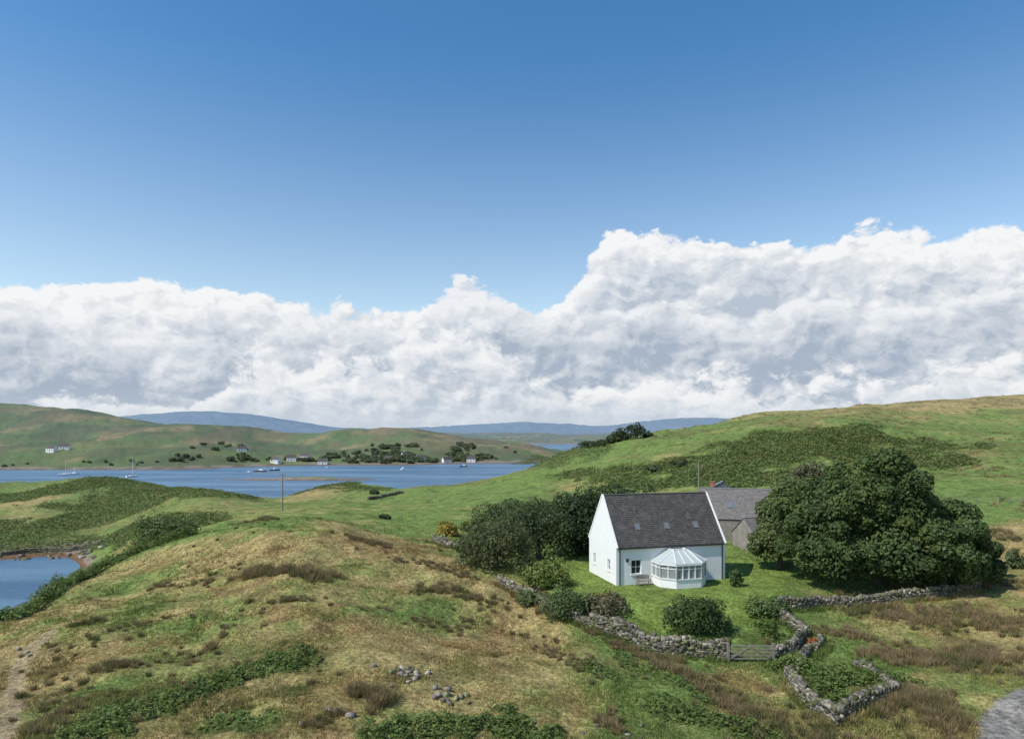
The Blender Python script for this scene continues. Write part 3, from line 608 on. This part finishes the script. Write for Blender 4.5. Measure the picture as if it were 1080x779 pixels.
# gate
pa=sight(768,698);pb=sight(812,698);e=empty('field_gate',tuple(pa));v=Vector(pb-pa);g=B();dd=v.normalized();v=dd*3.2
g.beam((0,0,-.3),(0,0,1.35),.16);g.beam(v+Vector((0,0,-.3)),v+Vector((0,0,1.35)),.16)
for z in (.25,.47,.7,.92,1.15): g.beam(dd*.1+Vector((0,0,z)),v-dd*.1+Vector((0,0,z)),.05,.09)
g.beam(dd*.15+Vector((0,-.03,.25)),v*.5+Vector((0,-.03,1.15)),.05,.08);g.beam(v*.5+Vector((0,-.03,1.15)),v-dd*.15+Vector((0,-.03,.25)),.05,.08);g.make('bars_and_posts',M_wood,e)
def fence(P,n):
    pts=[];P=np.array(P);e=empty('wire_fence',(0,0,0));g=B();w=B()
    seg=np.linspace(0,len(P)-1.001,n)
    for s in seg:
        i=int(s);q=P[i]*(1-(s-i))+P[i+1]*(s-i);z=float(height(q[0],q[1]));pts.append(Vector((q[0],q[1],z)));g.beam((q[0],q[1],z-.2),(q[0]+random.gauss(0,.03),q[1],z+1.15),.09)
    for a,b_ in zip(pts[:-1],pts[1:]):
        for h in (.4,.75,1.05): w.beam(a+Vector((0,0,h)),b_+Vector((0,0,h)),.012)
    g.make('posts',M_wood,e);w.make('wires',M_lead,e)
fence(line((940,532),(1000,528),(1078,530)),14)
def pole(u,v,h,Y=None):
    p=sight(u,v) if Y is None else at(u,Y);e=empty('telegraph_pole',tuple(p));V,Fq=tube_np([(0,0,-.5),(0,0,h*.5),(0,0,h)],[.17,.14,.11],8);part('pole',V,Fq,M_wood,e,True)
    g=B();g.beam((-.75,0,h-.5),(.75,0,h-.5),.1);
    for x in (-.65,-.25,.25,.65): g.beam((x,0,h-.45),(x,0,h-.25),.06)
    g.make('crossarm',M_wood,e)
pole(298,538,9);pole(737,0,8.5,118)
# ------------------------------------------------------------ distant things
def dist_house(u,v,L=13,D=7,rz=0,col=M_white,Y=None):
    p=sight(u,v);house('distant_house',tuple(p),rz,L,D,3.2,6.6,col,M_slate,front=[(1.5,2.7,1,2.2),(4.6,5.6,0,2.2),(7.4,8.6,1,2.2)],z0=-2)
for u,v,rz in [(302,486,.2),(316,484,-.1),(440,486,.3),(405,487,.1),(468,488,.5),(62,474,.2),(48,476,-.2),(492,487,0),(250,476,.4),(335,490,.1),(425,483,.6),(285,488,-.4)]: dist_house(u,v,rz=rz,L=10,D=6)
lobs=[];tv=[]
for (u0,u1,v0,v1,n,hs) in [(345,520,478,489,170,4.6),(385,500,470,480,60,4.6),(180,270,480,487,34,4),(270,345,484,491,30,4),(0,180,486,493,14,2.5),(480,545,472,488,34,4.6),(195,260,468,476,12,4)]:
    for i in range(n):
        p=sight(random.uniform(u0,u1),random.uniform(v0,v1))
        if p[1]<600 or p[2]<.8: continue
        if float(fbm(p[0]/45,p[1]/45,3,2))<-.12: continue
        h=hs*random.uniform(.5,1.3);tv.append((p+np.array([0,0,h*.45]),np.array([h*.7*random.uniform(.7,1.8),h*.6,h*.5])))
for c0,r in tv:
    lobs.append((c0,r*.8))
    for d in unit(5): lobs.append((c0+d*r*.75,r*.42))
V,Q,C=crown(lobs,60000,.8,(.125,.155,.085),.4,scale=9,alt=(.16,.18,.09));np_mesh('distant_trees',V,Q,M_leaf,C)
def yacht(u,v,L=10,rz=0,mast=13,col=M_paint):
    Y=25920/(v-VH);e=empty('sailing_yacht',((u-540)/F*Y,Y,0),rz);V=[];Fs=[];ns=9
    for i in range(ns):
        t=i/(ns-1);x=(t-.5)*L;w=L*.15*math.sin(math.pi*min(1,(t*.82+.18)))**.7 if t<1 else .03;sh=.25*(2*t-1)**2+.25*t
        V+=[(x,-w,1.0+sh),(x,-w*.75,0.1),(x,0,-.4),(x,w*.75,.1),(x,w,1.0+sh)]
    for i in range(ns-1):
        for k in range(4):Fs.append((i*5+k,(i+1)*5+k,(i+1)*5+k+1,i*5+k+1))
        Fs.append((i*5+4,(i+1)*5+4,(i+1)*5,i*5))
    Fs.append((0,1,2,3,4));part('hull',V,Fs,col,e)
    c_=B();c_.add([(-L*.15,-.8,1.1),(L*.22,-.55,1.2),(L*.22,.55,1.2),(-L*.15,.8,1.1),(-L*.13,-.65,1.7),(L*.12,-.45,1.6),(L*.12,.45,1.6),(-L*.13,.65,1.7)],[(4,5,6,7),(0,1,5,4),(1,2,6,5),(2,3,7,6),(3,0,4,7)]);c_.make('cabin',M_paint,e)
    V,Fq=tube_np([(L*.08,0,1.2),(L*.08,0,mast)],[.16,.12],8);part('mast',V,Fq,M_paint,e)
    bo=B();bo.beam((L*.08,0,2.4),(-L*.32,0,2.3),.35,.3);bo.beam((L*.08,0,mast-.2),(L*.49,0,1.5),.05);bo.beam((L*.08,0,mast-.2),(-L*.49,0,1.4),.05);bo.make('boom_and_stays',M_lead,e)
yacht(68,501,10,.3,13);yacht(78,500,9,.1,6);yacht(139,503,10,1.2,14)
def dinghy(u,v,L,rz,col):
    Y=25920/(v-VH);e=empty('motor_boat',((u-540)/F*Y,Y,0),rz);b_=B();w=L*.17
    b_.add([(-L/2,-w,.9),(L*.25,-w,1.0),(L/2,0,1.2),(L*.25,w,1.0),(-L/2,w,.9),(-L/2,-w*.7,-.1),(L*.2,-w*.7,-.1),(L*.42,0,-.1),(L*.2,w*.7,-.1),(-L/2,w*.7,-.1)],[(0,1,2,3,4),(0,5,6,1),(1,6,7,2),(2,7,8,3),(3,8,9,4),(4,9,5,0)]);b_.make('hull',col,e)
    h=B();h.add([(-L*.1,-w*.7,.95),(L*.2,-w*.6,1),(L*.2,w*.6,1),(-L*.1,w*.7,.95),(-L*.1,-w*.6,2.4),(L*.1,-w*.5,2.3),(L*.1,w*.5,2.3),(-L*.1,w*.6,2.4)],[(4,5,6,7),(0,1,5,4),(1,2,6,5),(2,3,7,6),(3,0,4,7)]);h.make('wheelhouse',M_paint,e)
for u,v,L_,rz,m_ in [(275,497,12,.1,M_red),(290,496,10,.6,M_dark),(262,499,6,.2,M_paint),(345,494,5,.4,M_paint),(425,495,5,.9,M_paint),(489,492,8,.1,M_dark)]: dinghy(u,v,L_,rz,m_)
# ------------------------------------------------------------ sky
SD=Vector((-.78,-.42,0)).normalized();EL=math.radians(50);sd=Vector((SD.x*math.cos(EL),SD.y*math.cos(EL),math.sin(EL)))
w=bpy.data.worlds.new('World');scene.world=w;w.use_nodes=True;t=NT(w.node_tree);t.n.clear()
try:
    w.cycles.sampling_method='MANUAL';w.cycles.sample_map_resolution=512
except Exception: pass
sky=t.n.new('ShaderNodeTexSky');sky.sky_type='NISHITA';sky.sun_disc=False;sky.sun_elevation=EL;sky.sun_rotation=math.atan2(SD.x,SD.y)%(2*math.pi);sky.altitude=50;sky.air_density=1.0;sky.dust_density=.5;sky.ozone_density=2.0
d=t.n.new('ShaderNodeTexCoord').outputs['Generated'];sp=t.n.new('ShaderNodeSeparateXYZ');t.l.new(d,sp.inputs[0])
hx=t.m('SQRT',t.m('ADD',t.m('MULTIPLY',sp.outputs[0],sp.outputs[0]),t.m('MULTIPLY',sp.outputs[1],sp.outputs[1])))
azn=t.m('ARCTAN2',sp.outputs[0],sp.outputs[1]);el=t.m('DIVIDE',sp.outputs[2],t.m('MAXIMUM',hx,.02))
def curve(pts):
    n=t.n.new('ShaderNodeFloatCurve');cv=n.mapping.curves[0];q=[]
    for u,v in pts:
        a=math.atan((u-540)/F);q.append(((a+.75)/1.5,(VH-v)/F*math.cos(a)*2))
    q.sort();cv.points[0].location=(0,q[0][1]);cv.points[1].location=(1,q[-1][1])
    for a,b_ in q: cv.points.new(a,b_)
    n.mapping.update();t.put(n.inputs['Value'],t.m('DIVIDE',t.m('ADD',azn,.75),1.5,clamp=True));return t.m('MULTIPLY',n.outputs[0],.5)
def warp(seed):
    cb=t.n.new('ShaderNodeCombineXYZ');t.put(cb.inputs[0],t.m('ADD',azn,seed));t.put(cb.inputs[1],t.m('MULTIPLY_ADD',el,1.4,seed*.37))
    wn=t.noise(cb.outputs[0],14,4,.6,dim='2D');vm=t.n.new('ShaderNodeVectorMath');vm.operation='MULTIPLY_ADD';t.l.new(wn.outputs[1],vm.inputs[0]);vm.inputs[1].default_value=(.045,.045,.0);t.l.new(cb.outputs[0],vm.inputs[2])
    return vm.outputs[0]
def field(wv,sv,sn,off=None):
    if off:
        vm=t.n.new('ShaderNodeVectorMath');vm.operation='ADD';t.l.new(wv,vm.inputs[0]);vm.inputs[1].default_value=off;wv=vm.outputs[0]
    vo=t.n.new('ShaderNodeTexVoronoi');vo.voronoi_dimensions='2D';vo.feature='F1';t.l.new(wv,vo.inputs['Vector']);vo.inputs['Scale'].default_value=sv
    vo.inputs['Detail'].default_value=3;vo.inputs['Roughness'].default_value=.55;vo.inputs['Lacunarity'].default_value=2.3;vo.normalize=True
    no=t.noise(wv,sn,6,.55,dim='2D').outputs[0]
    return t.m('SUBTRACT',no,t.m('MULTIPLY',vo.outputs[0],.85))
mpb=t.n.new('ShaderNodeCombineXYZ');t.put(mpb.inputs[0],t.m('MULTIPLY',azn,.3));t.put(mpb.inputs[1],el)
band=t.noise(mpb.outputs[0],14,4,.55,dim='2D').outputs[0]
def layer(pts,seed,sv,sn,amp,soft,rimw,gray,white,k=2.2,dark=.45,rk=.6,bandk=.7):
    wv=warp(seed);top=curve(pts);h=field(wv,sv,sn);h2=field(wv,sv,sn,(-.009,.013,0))
    big=t.noise(wv,5,3,.5,dim='2D').outputs[0]
    de=t.m('ADD',t.m('SUBTRACT',top,el),t.m('ADD',t.m('MULTIPLY',t.m('ADD',h,-.2),amp),t.m('MULTIPLY',t.m('SUBTRACT',big,.5),amp*.6)))
    al=t.smooth(0,soft,de);rim=t.smooth(0,rimw,de,1.0,0.0)
    lit=t.m('MULTIPLY',t.m('SUBTRACT',h,h2),k);s=t.m('ADD',t.m('MULTIPLY_ADD',rim,rk,dark),lit)
    s=t.m('ADD',s,t.m('MULTIPLY',t.m('SUBTRACT',band,.5),bandk))
    s=t.m('ADD',s,t.m('MULTIPLY',t.m('SUBTRACT',big,.5),1.2),clamp=True)
    return al,t.mix(s,gray,white)
W1=(.93,.94,.95)
back=layer([(-60,312),(0,306),(180,300),(280,312),(400,328),(480,326),(560,336),(590,320),(615,285),(640,258),(665,252),(700,250),(760,256),(850,248),(900,243),(1000,240),(1080,232),(1140,232)],1.9,15,7,.075,.010,.085,(.49,.56,.66),W1,2.6,.36,.72)
mid=layer([(-60,345),(0,338),(120,330),(250,340),(350,338),(420,345),(450,318),(480,303),(515,318),(560,326),(600,335),(700,322),(760,335),(850,318),(930,328),(1000,312),(1140,300)],5.1,13,6,.10,.016,.075,(.40,.475,.58),(.87,.89,.92),2.5,.20,.68)
low=layer([(-60,430),(60,428),(150,415),(210,405),(250,378),(290,375),(340,392),(400,370),(440,345),(480,335),(520,352),(560,385),(640,405),(760,395),(830,385),(900,402),(1000,378),(1140,380)],8.7,17,8,.13,.025,.09,(.51,.58,.67),(.91,.92,.935),2.6,.30,.68)
bg=t.n.new('ShaderNodeBackground')
tint=t.mix(t.smooth(.10,.60,el),(1.38,1.28,1.13),(.49,.88,1.09));t.l.new(t.mix(1.0,sky.outputs[0],tint,'MULTIPLY'),bg.inputs[0]);bg.inputs[1].default_value=.148;cur=bg.outputs[0]
for al,co in (back,mid,low):
    b2=t.n.new('ShaderNodeBackground');t.l.new(co,b2.inputs[0]);b2.inputs[1].default_value=.98
    mx=t.n.new('ShaderNodeMixShader');t.put(mx.inputs[0],al);t.l.new(cur,mx.inputs[1]);t.l.new(b2.outputs[0],mx.inputs[2]);cur=mx.outputs[0]
b3=t.n.new('ShaderNodeBackground');b3.inputs[0].default_value=(.58,.655,.735,1);b3.inputs[1].default_value=1
mx=t.n.new('ShaderNodeMixShader');t.put(mx.inputs[0],t.smooth(0.0,.06,el,.7,0.0));t.l.new(cur,mx.inputs[1]);t.l.new(b3.outputs[0],mx.inputs[2])
ou=t.n.new('ShaderNodeOutputWorld');t.l.new(mx.outputs[0],ou.inputs[0])
# ------------------------------------------------------------ sun, camera
ld=bpy.data.lights.new('sun','SUN');ld.energy=4.4;ld.angle=math.radians(.5);ld.color=(1,.95,.87);lo=bpy.data.objects.new('sun',ld);lo.rotation_euler=sd.to_track_quat('Z','Y').to_euler();lo.location=(0,0,80);link(lo)
cd=bpy.data.cameras.new('camera');cd.sensor_width=36;cd.lens=24;cd.shift_y=(VH-389.5)/1080;cd.clip_end=30000;cd.clip_start=.5
co=bpy.data.objects.new('camera',cd);co.location=(0,0,H);co.rotation_euler=(math.pi/2,0,0);link(co);scene.camera=co
scene.view_settings.view_transform='Standard';scene.view_settings.look='None';scene.view_settings.exposure=0
print('done')
